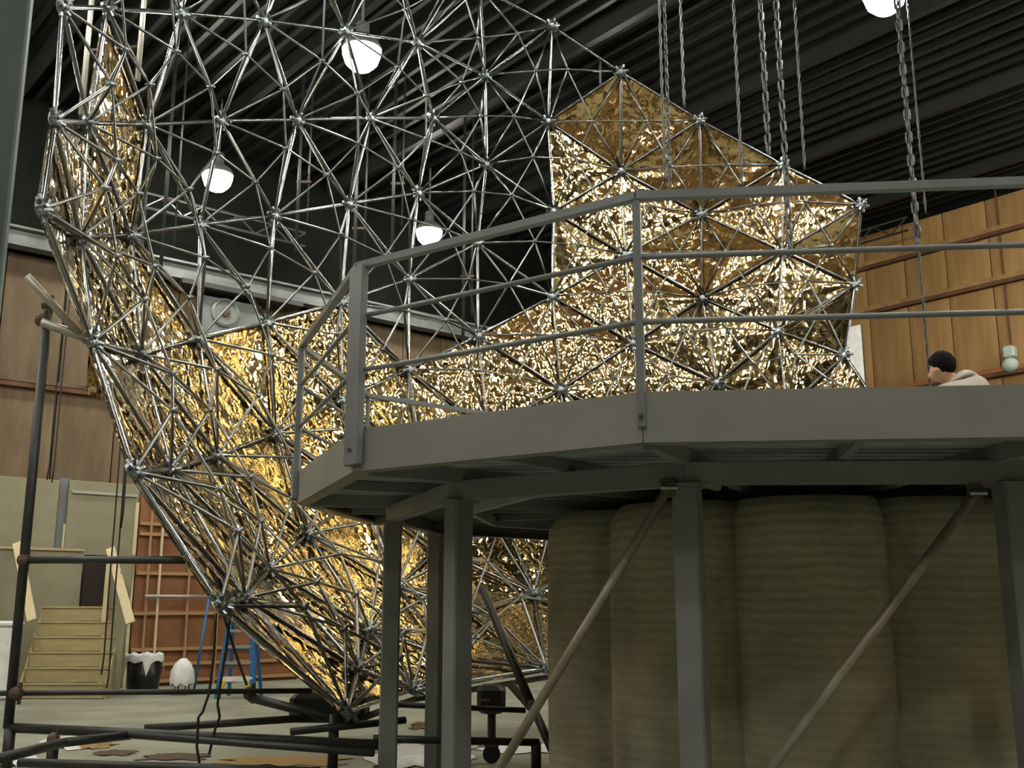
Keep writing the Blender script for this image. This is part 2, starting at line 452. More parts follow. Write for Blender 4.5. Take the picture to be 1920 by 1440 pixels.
# ------------------------------------------------------------------ the space frame
HUBS = {'a0':(-4.62,9.65,7.77),'a1':(-4.72,10.96,8.56),'a2':(-4.30,12.22,9.28),'a3':(-3.53,13.40,9.89),'a4':(-2.56,14.51,10.38),'a5':(-1.57,15.69,10.88),'a6':(-0.55,15.95,12.07),'b0':(-4.48,9.43,6.39),'b1':(-4.76,10.82,7.05),'b2':(-4.61,12.19,7.70),'b3':(-4.06,13.43,8.36),'b4':(-3.25,14.57,8.94),'b5':(-2.29,15.62,9.48),'b6':(-1.36,16.64,9.99),'b7':(-0.47,16.93,10.96),'b8':(0.72,16.93,11.93),'c0':(-4.22,8.80,5.23),'c1':(-4.58,10.48,5.57),'c2':(-4.61,11.94,6.14),'c3':(-4.21,13.28,6.77),'c4':(-3.50,14.49,7.37),'c5':(-2.58,15.55,7.98),'c6':(-1.59,16.59,8.59),'c7':(-0.46,17.39,9.47),'c8':(0.66,17.49,10.35),'c9':(1.93,16.84,10.97),'d0':(-4.18,10.04,4.31),'d1':(-4.25,11.60,4.57),'d2':(-4.05,13.03,5.12),'d3':(-3.50,14.34,5.69),'d4':(-2.64,15.48,6.33),'d5':(-1.70,16.50,7.04),'d6':(-0.60,17.23,7.93),'d7':(0.75,17.61,8.67),'d8':(1.97,17.56,9.42),'d9':(3.31,16.98,10.12),'e0':(-3.51,9.61,2.96),'e1':(-3.66,11.11,3.17),'e2':(-3.60,12.63,3.54),'e3':(-3.23,14.07,4.05),'e4':(-2.55,15.32,4.76),'e5':(-1.67,16.41,5.48),'e6':(-0.58,17.23,6.26),'e7':(0.71,17.56,7.06),'e8':(2.02,17.67,7.87),'e9':(3.38,17.51,8.57),'e10':(4.73,16.98,9.28),'f0':(-2.54,9.28,1.74),'f1':(-2.69,10.71,1.82),'f2':(-2.79,12.15,2.16),'f3':(-2.65,13.61,2.66),'f4':(-2.16,14.97,3.32),'f5':(-1.42,16.19,3.94),'f6':(-0.40,17.09,4.63),'f7':(0.84,17.60,5.40),'f8':(2.13,17.75,6.27),'f9':(3.39,17.79,7.10),'f10':(4.73,17.28,7.80),'f11':(5.86,16.45,8.32),'g0':(-1.59,10.45,0.75),'g1':(-1.66,11.63,1.07),'g2':(-1.76,13.14,1.46),'g3':(-1.57,14.50,2.00),'g4':(-1.12,15.84,2.57),'g5':(-0.13,16.66,3.14),'g6':(1.02,17.29,3.88),'g7':(2.27,17.73,4.72),'g8':(3.61,17.91,5.59),'g9':(4.80,18.13,6.59),'g10':(6.08,17.66,7.32),'h1':(-1.14,12.46,0.80),'h2':(-0.80,13.78,1.08),'h3':(-0.60,14.95,1.67),'h4':(0.32,15.68,1.92),'h5':(1.38,16.52,2.52),'h6':(2.55,17.20,3.29),'h7':(3.76,17.78,4.17),'h8':(4.94,18.37,5.21),'h9':(6.17,18.75,6.29),'i3':(0.45,14.07,0.94),'i4':(1.46,15.35,1.37),'i5':(2.60,16.44,1.95),'i6':(3.82,17.29,2.78),'i7':(5.02,17.93,3.77)}
HUBS = {k: Vector(v) for k, v in HUBS.items()}
# the lower right of the bowl turns inward, so these hubs stand nearer than the rows above
for k, Y in (('f10', 17.2), ('f11', 16.6), ('g7', 17.5), ('g8', 17.55), ('g9', 17.2), ('g10', 17.0), ('h5', 16.3), ('h6', 16.8), ('h7', 17.0), ('h8', 16.9), ('h9', 16.55), ('i4', 15.1), ('i5', 15.9), ('i6', 16.3), ('i7', 16.2)):
    e_ = Vector((0, 0, EYE)); HUBS[k] = e_ + (HUBS[k] - e_) * (Y / HUBS[k].y)
HUBS['j0'] = at(1643, 755, 16.2)
for i in range(6):
    HUBS['z%d' % i] = HUBS['a%d' % i] * 2 - HUBS['b%d' % i]
TRIS = ['b0 c1 c0', 'b0 b1 c1', 'b1 c2 c1', 'b1 b2 c2', 'b2 c3 c2', 'b2 b3 c3', 'b3 c4 c3', 'b3 b4 c4', 'b4 c5 c4', 'b4 b5 c5', 'b5 c6 c5', 'b5 b6 c6', 'b6 c7 c6', 'b6 b7 c7', 'b7 c8 c7', 'b7 b8 c8', 'b8 c9 c8', 'c0 c1 d0', 'c1 d1 d0', 'c1 c2 d1', 'c2 d2 d1', 'c2 c3 d2', 'c3 d3 d2', 'c3 c4 d3', 'c4 d4 d3', 'c4 c5 d4', 'c5 d5 d4', 'c5 c6 d5', 'c6 d6 d5', 'c6 c7 d6', 'c7 d7 d6', 'c7 c8 d7', 'c8 d8 d7', 'c8 c9 d8', 'c9 d9 d8', 'd0 e1 e0', 'd0 d1 e1', 'd1 e2 e1', 'd1 d2 e2', 'd2 e3 e2', 'd2 d3 e3', 'd3 e4 e3', 'd3 d4 e4', 'd4 e5 e4', 'd4 d5 e5', 'd5 e6 e5', 'd5 d6 e6', 'd6 e7 e6', 'd6 d7 e7', 'd7 e8 e7', 'd7 d8 e8', 'd8 e9 e8', 'd8 d9 e9', 'd9 e10 e9', 'e0 f1 f0', 'e0 e1 f1', 'e1 f2 f1', 'e1 e2 f2', 'e2 f3 f2', 'e2 e3 f3', 'e3 f4 f3', 'e3 e4 f4', 'e4 f5 f4', 'e4 e5 f5', 'e5 f6 f5', 'e5 e6 f6', 'e6 f7 f6', 'e6 e7 f7', 'e7 f8 f7', 'e7 e8 f8', 'e8 f9 f8', 'e8 e9 f9', 'e9 f10 f9', 'e9 e10 f10', 'e10 f11 f10', 'f0 f1 g0', 'f1 g1 g0', 'f1 f2 g1', 'f2 g2 g1', 'f2 f3 g2', 'f3 g3 g2', 'f3 f4 g3', 'f4 g4 g3', 'f4 f5 g4', 'f5 g5 g4', 'f5 f6 g5', 'f6 g6 g5', 'f6 f7 g6', 'f7 g7 g6', 'f7 f8 g7', 'f8 g8 g7', 'f8 f9 g8', 'f9 g9 g8', 'f9 f10 g9', 'f10 g10 g9', 'f10 f11 g10', 'g1 g2 h1', 'g2 h2 h1', 'g2 g3 h2', 'g3 h3 h2', 'g3 g4 h3', 'g4 h4 h3', 'g4 g5 h4', 'g5 h5 h4', 'g5 g6 h5', 'g6 h6 h5', 'g6 g7 h6', 'g7 h7 h6', 'g7 g8 h7', 'g8 h8 h7', 'g8 g9 h8', 'g9 h9 h8', 'g9 g10 h9', 'h3 h4 i3', 'h4 i4 i3', 'h4 h5 i4', 'h5 i5 i4', 'h5 h6 i5', 'h6 i6 i5', 'h6 h7 i6', 'h7 i7 i6', 'h7 h8 i7', 'a0 b1 b0', 'a0 a1 b1', 'a1 b2 b1', 'a1 a2 b2', 'a2 b3 b2', 'a2 a3 b3', 'a3 b4 b3', 'a3 a4 b4', 'a4 b5 b4', 'a4 a5 b5', 'a5 b6 b5', 'a5 b7 b6', 'a5 a6 b7', 'a6 b8 b7', 'g0 g1 h1', 'h2 h3 i3', 'h1 h2 i3', 'h8 h9 j0', 'h8 j0 i7']
for i in range(6):
    if i: TRIS.append('z%d z%d a%d' % (i - 1, i, i))
    if i < 6: TRIS.append('z%d a%d a%d' % (i, i + 1, i))
TRIS = [tuple(t.split()) for t in TRIS]
BARE_DE = {('d4', 'd5', 'e5'), ('d5', 'e6', 'e5'), ('d5', 'd6', 'e6'), ('d6', 'e7', 'e6'), ('d6', 'd7', 'e7')}
FILM_UP = {('a1', 'b2', 'b1'), ('b0', 'c1', 'c0'), ('b0', 'b1', 'c1'), ('b1', 'c2', 'c1'), ('b1', 'b2', 'c2'), ('c0', 'c1', 'd0'), ('c1', 'd1', 'd0'), ('c1', 'c2', 'd1'), ('c2', 'd2', 'd1'), ('c8', 'd8', 'd7'), ('c8', 'c9', 'd8'), ('c9', 'd9', 'd8')}
def has_film(t):
    if t in FILM_UP: return True
    rows = {k[0] for k in t}
    if rows & set('zabc'): return False
    return t not in BARE_DE
BOWL = Vector((1.0, 12.0, 6.0))
frame = empty('space_frame', (-1.6, 10.45, .62), 'huge bowl-shaped aluminium space frame half covered with crinkled gold film', 'space frame')

strut_me = MB().lathe([(.45, 0.0), (.5, .05), (1, .09), (1, .91), (.5, .95), (.45, 1.0)], 8).mesh('strut', M_ALU, True)
strut_thin = MB().lathe([(.5, 0.0), (.6, .04), (1, .08), (1, .92), (.6, .96), (.5, 1.0)], 6).mesh('thin_strut', M_ALUD, True)
def hub_mesh():
    b = MB()
    b.lathe([(.05, -.05), (.085, -.035), (.085, .035), (.05, .05), (.02, .055)], 12)
    for k in range(6):
        a = k * math.pi / 3
        d = Vector((math.cos(a), math.sin(a), 0))
        b.tube([d * .06, d * .135], [.03, .024], 6)
        d2 = Vector((math.cos(a + .52), math.sin(a + .52), .75)).normalized()
        b.tube([d2 * .05, d2 * .12], [.024, .018], 6)
    return b.mesh('hub', M_HUB)
hub_me = hub_mesh()
node_me = MB().ball((0, 0, 0), .038, 8, 6).tube([(0, 0, -.055), (0, 0, .055)], .018, 6).mesh('inner_node', M_HUB, True)

nrm = {k: Vector((0, 0, 0)) for k in HUBS}
inner = []; edges = {}
for ti, t in enumerate(TRIS):
    A, B, D = [HUBS[k] for k in t]
    c = (A + B + D) / 3
    n = (B - A).cross(D - A).normalized()
    if n.dot(BOWL - c) < 0: n = -n
    inner.append((c + n * .42, n))
    for k in t: nrm[k] += n
    for q in range(3):
        edges.setdefault(tuple(sorted((t[q], t[(q + 1) % 3]))), []).append(ti)
for k, p in HUBS.items():
    q = nrm[k].normalized().to_track_quat('Z', 'Y').to_matrix().to_4x4()
    place('hub', hub_me, Matrix.Translation(p) @ q @ Matrix.Rotation(R.random(), 4, 'Z'), frame)
def trim(a, b, ta, tb):
    d = (b - a).normalized()
    return a + d * ta, b - d * tb
for (a, b) in edges:
    p, q = trim(HUBS[a], HUBS[b], .08, .08)
    place('outer_strut', strut_me, along(p, q, .027), frame)
for (p, n) in inner:
    place('inner_node', node_me, Matrix.Translation(p) @ n.to_track_quat('Z', 'Y').to_matrix().to_4x4(), frame)
diag = []
for ti, t in enumerate(TRIS):
    for k in t: diag.append(trim(HUBS[k], inner[ti][0], .07, .03))
diag.sort(key=lambda pq: ((pq[0] + pq[1]) / 2 - Vector((0, 0, EYE))).length + (6 if abs(((pq[0] + pq[1]) / 2).x - 3.3) < 2.6 and pq[0].z < 5 else 0))
for p, q in diag[:300]: place('diagonal_strut', strut_thin, along(p, q, .018), frame)
rest = MB()
for p, q in diag[300:]: rest.tube([p, q], .018, 6)
tag(rest.build('far_diagonal_struts', M_ALUD, frame, True), kind='stuff')
for e, ts in edges.items():
    if len(ts) == 2:
        p, q = trim(inner[ts[0]][0], inner[ts[1]][0], .03, .03)
        place('inner_strut', strut_thin, along(p, q, .015), frame)

# crinkled film sheets, one per covered triangle
def film_panel(A, B, D, seed, parent, amp=.013, n=30):
    nn = (B - A).cross(D - A).normalized()
    if nn.dot(BOWL - (A + B + D) / 3) < 0: nn = -nn
    rr = random.Random(seed)
    sags = [(rr.uniform(.5, 1.3), rr.uniform(0, 6.28), rr.uniform(5, 11)) for _ in range(3)]
    c0 = (A + B + D) / 3
    vs = []; idx = {}
    tilt = rr.uniform(-.03, .03)
    for i in range(n + 1):
        for j in range(n + 1 - i):
            u = i / n; v = j / n; w = 1 - u - v
            p = A * w + B * u + D * v
            m = min(u, v, w)
            e = min(1, m * 7)
            h = noise.noise(p * 1.3 + Vector((seed * 3.1, 0, 0))) * 1.6
            h += noise.noise(p * 3.2 + Vector((0, seed * 1.7, 0))) * .8
            h += noise.noise(p * 7.0 + Vector((0, 0, seed))) * .33
            # tension folds running out of each corner
            for (amp_k, ph, fr), cw, a1, a2 in zip(sags, (w, u, v), (u, v, w), (v, w, u)):
                ang = math.atan2(a1 - a2, cw * 1.4 + .25)
                h += amp_k * .32 * math.sin(ang * fr * 3 + ph) * max(0, cw) ** .7
            idx[(i, j)] = len(vs)
            vs.append(p - nn * (.05 + e * .05 * m * 3) + nn * h * amp * e)
    fs = []
    for i in range(n):
        for j in range(n - i):
            fs.append((idx[(i, j)], idx[(i + 1, j)], idx[(i, j + 1)]))
            if j < n - i - 1: fs.append((idx[(i + 1, j)], idx[(i + 1, j + 1)], idx[(i, j + 1)]))
    b = MB(); b.v = vs; b.f = fs
    return b.build('film_panel', M_FILM, parent, True)
for ti, t in enumerate(TRIS):
    if has_film(t):
        A, B, D = [HUBS[k] for k in t]
        film_panel(A, B, D, ti + 1, frame)
# loose corner of film hanging outside the rim
p = HUBS['d0']
film_panel(p + Vector((-.02, .1, -.05)), p + Vector((-.12, .35, -.45)), p + Vector((.16, .12, -.55)), 400, frame, .05, 12).name = 'loose_film_flap'

# ------------------------------------------------------------------ decagonal deck on the lobed drum
ZT, ZB = 2.854, 2.583
DC = Vector((2.45, 9.3, 0))
OUT = [(2.95, 5.18), (.69, 5.40), (-1.0, 6.60), (-1.81, 8.79), (-1.53, 10.95), (.10, 12.35), (2.4, 12.9), (4.7, 12.3), (6.3, 10.7), (6.7, 8.5), (5.3, 6.2)]
INN = [(2.94, 6.06), (1.015, 6.13), (-.414, 7.13), (-1.085, 9.03)] + [tuple(DC.xy.lerp(Vector(p), .82)) for p in OUT[4:]]
deck = empty('platform', (DC.x, DC.y, 0), 'grey steel many-sided platform with handrails on square posts', 'platform')
n = len(OUT)
def V(p, z): return Vector((p[0], p[1], z))
MB().prism(OUT[::-1] if False else OUT[::-1], ZT - .03, ZT).build('deck_plate', M_DECK, deck)
# ribbed soffit sheet
sof = MB().prism([tuple(DC.xy.lerp(Vector(p), .985)) for p in OUT][::-1], ZB + .12, ZB + .14).build('soffit_sheet', M_SOFFIT, deck)
for k in range(46):
    y = 5.45 + k * .16
    xs = []
    for i in range(n):
        a, b = OUT[i], OUT[(i + 1) % n]
        if (a[1] - y) * (b[1] - y) < 0:
            xs.append(a[0] + (b[0] - a[0]) * (y - a[1]) / (b[1] - a[1]))
    if len(xs) == 2:
        x0, x1 = min(xs) + .08, max(xs) - .08
        if x1 > x0: MB().box(((x0 + x1) / 2, y, ZB + .10), (x1 - x0, .07, .04)).build('soffit_rib', M_SOFFIT, sof)
for i in range(n):
    a, b = OUT[i], OUT[(i + 1) % n]
    f = MB().bar(V(a, (ZT + ZB) / 2), V(b, (ZT + ZB) / 2), .02, ZT - ZB).build('fascia', M_DECK, deck)
    MB().bar(V(DC.xy.lerp(Vector(a), .985), ZB + .01), V(DC.xy.lerp(Vector(b), .985), ZB + .01), .10, .02).build('bottom_lip', M_DECK, f)
    a2, b2 = INN[i], INN[(i + 1) % n]
    g = MB().bar(V(a2, ZB - .065), V(b2, ZB - .065), .012, .125).build('ring_beam', M_STEEL, deck)
    for zz in (ZB - .004, ZB - .126):
        MB().bar(V(DC.xy.lerp(Vector(a2), .985), zz), V(DC.xy.lerp(Vector(b2), .985), zz), .09, .012).build('flange', M_STEEL, g)
    MB().bar(V(DC.xy.lerp(Vector(a), .35), ZB + .03), V(DC.xy.lerp(Vector(a), .975), ZB + .03), .07, .10).build('radial_joist', M_STEEL, deck)
    m1 = (Vector(a) + Vector(b)) / 2
    MB().bar(V(DC.xy.lerp(m1, .35), ZB + .04), V(DC.xy.lerp(m1, .96), ZB + .04), .05, .07).build('radial_joist', M_STEEL, deck)
for i in range(n):
    p = Vector(INN[i]); rad = (p - DC.xy).normalized(); c = p - rad * .06
    ang = math.atan2(rad.y, rad.x)
    Rz = Matrix.Rotation(ang, 3, 'Z')
    w = .15
    post = MB().box((c.x, c.y, (ZB - .13) / 2 + .01), (w, w, ZB - .15), Rz, bev=.012).build('post', M_STEEL, deck)
    MB().box((c.x, c.y, .0125), (.3, .3, .025), Rz).build('base_plate', M_STEEL, post)
    MB().box((c.x, c.y, ZB - .14), (.2, .2, .02), Rz).build('cap_plate', M_STEEL, post)
# slanting pipe braces with bolted ends
def brace(a, b, r=.028):
    o = MB().tube([a, b], r, 10).build('brace', M_BRACE, deck, True)
    d = (b - a).normalized()
    MB().box(a, (.09, .03, .11), bev=.006).build('brace_lug', M_CLAMP, o)
    MB().tube([a + Vector((-.05, -.03, 0)), a + Vector((.05, -.03, 0))], .02, 8).build('bolt', M_HUB, o)
brace(at(1253, 915, 6.15), at(915, 1478, 6.55))
brace(at(1829, 925, 6.05), at(1425, 1470, 6.1))
MB().tube([at(1318, 905, 6.2), at(1345, 912, 6.45)], .03, 8).build('pipe_stub', M_BRACE, deck, True)
# inner hanging drip channel ring seen below the deck
for rr_, zz, hh in ((.66, ZB - .02, .10),):
    for i in range(n):
        a = DC.xy.lerp(Vector(OUT[i]), rr_); b = DC.xy.lerp(Vector(OUT[(i + 1) % n]), rr_)
        MB().bar(V(a, zz), V(b, zz), .05, hh).build('inner_channel', M_SOFFIT, deck)

# handrails
RT, RM1, RM2 = 3.95, 3.60, 3.235
def push(i, k=1.004): return DC.xy.lerp(Vector(OUT[i]), k)
for i in range(n):
    a, b = push(i), push((i + 1) % n)
    MB().bar(V(a, RT), V(b, RT), .055, .045).build('top_rail', M_RAIL, deck)
    MB().tube([V(a, RM1), V(b, RM1)], .017, 8).build('mid_rail', M_RAIL, deck, True)
    MB().tube([V(a, RM2), V(b, RM2)], .017, 8).build('mid_rail', M_RAIL, deck, True)
    rad = (a - DC.xy).normalized(); ang = math.atan2(rad.y, rad.x)
    s = MB().box((a.x, a.y, (RT + 2.66) / 2), (.035, .045, RT - 2.66), Matrix.Rotation(ang, 3, 'Z'), bev=.005).build('rail_post', M_RAIL, deck)
    MB().tube([V(a + rad * .01, 2.72), V(a + rad * .04, 2.72)], .014, 8).build('bolt', M_HUB, s)
    if i in (2, 3):   # sturdier end posts with their fixing plate
        MB().box((a.x, a.y, (RT + 2.62) / 2), (.05, .17, RT - 2.62), Matrix.Rotation(ang, 3, 'Z'), bev=.006).build('end_post', M_RAIL, deck)

# lobed drum under the deck
DR = Vector((2.45, 9.25, 0))
def drum():
    b = MB(); nl = 11; per = 16; N = nl * per
    zs = [0, .3, .6, .9, 1.2, 1.5, 1.8, 2.05, 2.25, 2.38, 2.46, 2.5]
    for z in zs:
        sh = 1.0 if z < 2.3 else 1 - ((z - 2.3) / .2) ** 2 * .06
        for k in range(N):
            ph = 2 * math.pi * k / N
            x = ((k % per) / per) * 2 - 1
            r = (2.06 * math.cos(math.pi / nl) + .42 * math.sqrt(max(0, 1 - x * x * .96)) - .20) * sh
            r += .002 * math.sin(z * 38)
            th = ph + math.radians(27)
            b.v.append(DR + Vector((-math.sin(th) * r, -math.cos(th) * r, z)))
    for k in range(len(zs) - 1):
        for i in range(N):
            j = (i + 1) % N
            b.f.append((k * N + j, k * N + i, k * N + N + i, k * N + N + j))
    b.f.append(tuple((len(zs) - 1) * N + i for i in range(N - 1, -1, -1)))
    b.f.append(tuple(range(N)))
    return b
tag(drum().build('fluted_drum', M_DRUM, None, True), 'dull olive-brown fluted drum with ring marks under the platform', 'drum')

# ------------------------------------------------------------------ the person on the platform
def skin_mesh(name, verts, edges_, radii, m, parent, root=0, lev=2):
    me = bpy.data.meshes.new(name); me.from_pydata([tuple(Vector(v)) for v in verts], edges_, [])
    me.materials.append(m)
    o = bpy.data.objects.new(name, me); C.objects.link(o)
    md = o.modifiers.new('skin', 'SKIN'); md.use_smooth_shade = True
    if not me.skin_vertices: me.skin_vertices.new()
    for i, r in enumerate(radii):
        sv = me.skin_vertices[0].data[i]
        sv.radius = r if isinstance(r, tuple) else (r, r)
        sv.use_root = (i == root)
    ss = o.modifiers.new('smooth', 'SUBSURF'); ss.levels = lev; ss.render_levels = lev
    if parent is not None: o.parent = parent
    ORG[o.name] = Vector((0, 0, 0)) if parent is None else ORG[parent.name]
    return o
PX, PY = 3.40, 7.85
person = empty('person', (PX, PY, ZT), 'person in a grey-beige shirt sitting hunched behind the platform edge', 'person')
# local frame: facing away to the left (-x, +y); origin on the deck
hd = Vector((-.085, -.02, .685))
bv = [(0, 0, .12), (.03, -.02, .30), (.05, -.04, .46), (.0, -.03, .56), (-.05, -.02, .61), hd + Vector((-.025, .01, -.04)), hd + Vector((.005, 0, .04)),
      (.19, -.03, .46), (.25, .04, .29), (.14, .22, .18), (.05, .28, .17),
      (-.13, .07, .46), (-.25, .16, .29), (-.14, .31, .20), (-.06, .34, .19),
      (.11, .02, .11), (.22, .30, .14), (.02, .36, .06), (-.05, .37, .05),
      (-.11, .06, .11), (-.22, .36, .14), (-.02, .44, .06), (.06, .45, .05),
      hd + Vector((-.06, .05, -.05)), hd + Vector((-.085, .065, -.055)),
      hd + Vector((-.065, -.075, -.02))]
be = [(0, 1), (1, 2), (2, 3), (3, 4), (4, 5), (5, 6), (2, 7), (7, 8), (8, 9), (9, 10), (2, 11), (11, 12), (12, 13), (13, 14),
      (0, 15), (15, 16), (16, 17), (17, 18), (0, 19), (19, 20), (20, 21), (21, 22), (5, 23), (23, 24), (5, 25)]
brd = [.14, .135, .13, .065, .055, .074, .085, .06, .045, .036, .028, .06, .045, .036, .028, .085, .06, .045, .04, .085, .06, .045, .04, .03, .014, .02]
body = skin_mesh('body', bv, be, brd, M_SKIN, person)
shirt = skin_mesh('shirt', [(0, 0, .10), (.03, -.02, .28), (.06, -.05, .48), (.06, -.045, .575), (.0, -.04, .635), (.20, -.03, .50), (.26, .03, .29), (.20, .13, .23), (-.10, .05, .48), (-.25, .14, .29), (-.20, .23, .24)],
                  [(0, 1), (1, 2), (2, 3), (3, 4), (2, 5), (5, 6), (6, 7), (2, 8), (8, 9), (9, 10)],
                  [.165, .175, .18, .135, .098, .10, .07, .058, .09, .07, .058], M_SHIRT, person)
skin_mesh('trousers', [(0, 0, .10), (.11, .02, .11), (.22, .30, .14), (.04, .36, .07), (-.11, .06, .11), (-.22, .36, .14), (0, .44, .07)],
          [(0, 1), (1, 2), (2, 3), (0, 4), (4, 5), (5, 6)], [.15, .105, .078, .06, .105, .078, .06], M_TROUSER, person)
hair = MB()
hc = hd + Vector((.006, -.005, .03)) + ORG[person.name]
hn = 22; hm = 12
for k in range(hm + 1):
    th = math.pi * .76 * k / hm
    for i in range(hn):
        a = 2 * math.pi * i / hn
        fwd = math.cos(a - math.radians(150))          # towards the face
        t2 = th * (1 - .42 * max(0, fwd))
        rr = .104 + .006 * noise.noise(Vector((math.cos(a) * 3, math.sin(a) * 3, th * 4)))
        hair.v.append(hc + Vector((math.sin(t2) * math.cos(a) * rr, math.sin(t2) * math.sin(a) * rr * .95, math.cos(t2) * rr * 1.02)))
for k in range(hm):
    for i in range(hn):
        j = (i + 1) % hn
        hair.f.append((k * hn + i, k * hn + hn + i, k * hn + hn + j, k * hn + j))
hair.build('hair', M_HAIR, person, True)

# ------------------------------------------------------------------ hanging chains and cables
def chain(u, v, Y, w, label):
    p = at(u, v, Y); top = CEIL_Z - .2
    o = empty('hanging_chain', (p.x, p.y, p.z), label, 'chain', 'chains hanging from the roof')
    Lk = w * 1.9; r = w * .17
    pts = []
    for k in range(12):
        a = 2 * math.pi * k / 12
        pts.append(Vector((math.cos(a) * (w / 2 - r), 0, math.sin(a) * (w / 2 - r) + math.copysign(Lk / 2 - w / 2, math.sin(a)))))
    b = MB(); nn = 5
    for k in range(12):
        pr, nx = pts[k - 1], pts[(k + 1) % 12]; d = (nx - pr).normalized(); s = d.cross(Vector((0, 1, 0))).normalized()
        for i in range(nn):
            a = 2 * math.pi * i / nn
            b.v.append(pts[k] + s * math.cos(a) * r + Vector((0, 1, 0)) * math.sin(a) * r)
    for k in range(12):
        for i in range(nn):
            j = (i + 1) % nn; k2 = (k + 1) % 12
            b.f.append((k * nn + i, k * nn + j, k2 * nn + j, k2 * nn + i))
    me = b.mesh('link', M_CHAIN, True)
    step = Lk - 2 * r; z = p.z + Lk / 2; k = 0
    while z < top:
        place('link', me, Matrix.Translation((p.x, p.y, z)) @ Matrix.Rotation(math.radians(45 + 90 * (k % 2)), 4, 'Z'), o)
        z += step; k += 1
def cable(u, v, Y, r, label):
    p = at(u, v, Y); top = CEIL_Z - .05
    b = MB(); L = top - p.z; m = int(L / .06)
    for st in range(2):
        b.tube([Vector((p.x + math.cos(k * .9 + st * math.pi) * r * .6, p.y + math.sin(k * .9 + st * math.pi) * r * .6, p.z + L * k / m)) for k in range(m + 1)], r * .55, 5)
    tag(b.build('hanging_cable', M_CHAIN, None, True), label, 'cable', 'cables hanging from the roof')
chain(1257, 350, 13.4, .060, 'chain hanging in front of the gold film peak, leftmost of the heavy chains')
chain(1441, 292, 13.4, .10, 'heavy chain ending at the sloping film edge, second from the left')
chain(1482, 470, 13.4, .10, 'heavy chain reaching down over the gold film at right')
chain(1722, 470, 13.4, .11, 'heavy chain hanging alone before the dark roof, right of the film')
cable(1247, 340, 13.2, .022, 'thin cable hanging just left of the leftmost heavy chain')
cable(1283, 200, 13.4, .024, 'thin cable ending at the film edge beside the leftmost chain')
cable(1392, 350, 13.4, .024, 'thin cable between the leftmost chain and the heavy pair')
cable(1509, 318, 13.4, .022, 'thin cable just right of the heavy chain pair')
cable(1736, 400, 14.3, .018, 'thin cable beside the lone heavy chain at right')
cable(1746, 740, 13.4, .02, 'long dark cable falling before the brown wall beside the seated person')
# hanging pipe trapeze behind the left top of the frame
tr = empty('pipe_trapeze', at(152, 215, 15.0), 'grey pipe trapeze hanging from the roof behind the upper left struts', 'trapeze')
pa, pb = at(152, 215, 15.0), at(258, 150, 15.0)
MB().tube([pa, Vector((pa.x, pa.y, CEIL_Z))], .045, 8).build('hanger', M_GPIPE, tr, True)
MB().tube([pb, Vector((pb.x, pb.y, CEIL_Z))], .045, 8).build('hanger', M_GPIPE, tr, True)
MB().tube([at(158, 95, 15.0), at(268, 86, 15.0)], .02, 8).build('crossbar', M_CLAMP, tr, True)
# far hanging pipes behind the middle of the frame
for (u, v, Y, lb) in ((735, 470, 20.5, 'thin grey hanging pipe left of the smallest lamp behind the struts'), (662, 560, 20.0, 'grey hanging pipe behind the struts above the end of the handrail'), (555, 470, 20.0, 'thin dark hanging pipe right of the small distant wall truss'), (868, 640, 22, 'thin dark hanging pipe below and right of the smallest lamp'), (300, 520, 18.0, 'pale hanging pipe close behind the gold strip at left')):
    p = at(u, v, Y)
    o = empty('hanging_pipe', p, lb, 'pipe', 'pipes hanging far behind the frame')
    MB().tube([p, Vector((p.x, p.y, CEIL_Z - .03))], .035, 8).build('pipe', M_CHAIN, o, True)
    MB().tube([p + Vector((.18, .1, .6)), Vector((p.x + .18, p.y + .1, CEIL_Z))], .02, 8).build('conduit', M_CHAIN, o, True)
    MB().box(p + Vector((.08, .05, 1.5)), (.3, .06, .05)).build('clamp', M_CLAMP, o)

# ------------------------------------------------------------------ steel column close at the left edge
col = empty('steel_column', (-1.75, 3.0, 0), 'dark grey-green steel column close to the viewer at the left edge', 'column')
MB().box((-1.745, 3.0, 2.25), (.42, .03, 4.5), bev=.006).build('front_flange', M_GREENP, col)
MB().box((-1.86, 3.16, 2.25), (.03, .30, 4.5)).build('web', M_GREENP, col)
MB().box((-1.95, 3.32, 2.25), (.24, .03, 4.5), bev=.005).build('rear_flange', M_GREENP, col)

# ------------------------------------------------------------------ pipe scaffold that carries the frame
sc = empty('support_scaffold', (-4.0, 10.0, .0), 'black pipe scaffold and rolling base carrying the space frame', 'scaffold')
def pipe(a, b, r=.035, m=None, nm='pipe'):
    return MB().tube([a, b], r, 10).build(nm, m or M_PIPE, sc, True)
def clamp(p, s=.07):
    o = MB().ball(p, s, 8, 6).build('clamp', M_CLAMP, sc)
    MB().tube([p + Vector((s * .5, 0, -s * 1.4)), p + Vector((s * .5, 0, s * 1.4))], s * .25, 6).build('bolt', M_CLAMP, o)
YP = 10.0
pole_b = at(15, 1365, YP); pole_t = Vector((pole_b.x, pole_b.y, at(90, 560, YP).z))
pole_t = at(92, 562, YP)
pipe(pole_b, pole_t, .045, nm='upright')
pipe(at(50, 517, 9.6), HUBS['d0'] + Vector((-.05, 0, 0)), .038, M_GPIPE)
pipe(at(78, 604, 9.9), HUBS['d0'] + Vector((-.03, -.02, .03)), .045, M_GPIPE)
pipe(at(45, 1050, YP), at(347, 1050, 9.5), .036)
pipe(at(0, 1300, YP), at(585, 1295, 10.6), .026)
pipe(at(15, 1364, YP), at(720, 1397, 9.7), .045)
pipe(at(0, 1422, 8.2), at(120, 1392, 9.2), .04); pipe(at(120, 1392, 9.2), at(245, 1378, 9.9), .04)
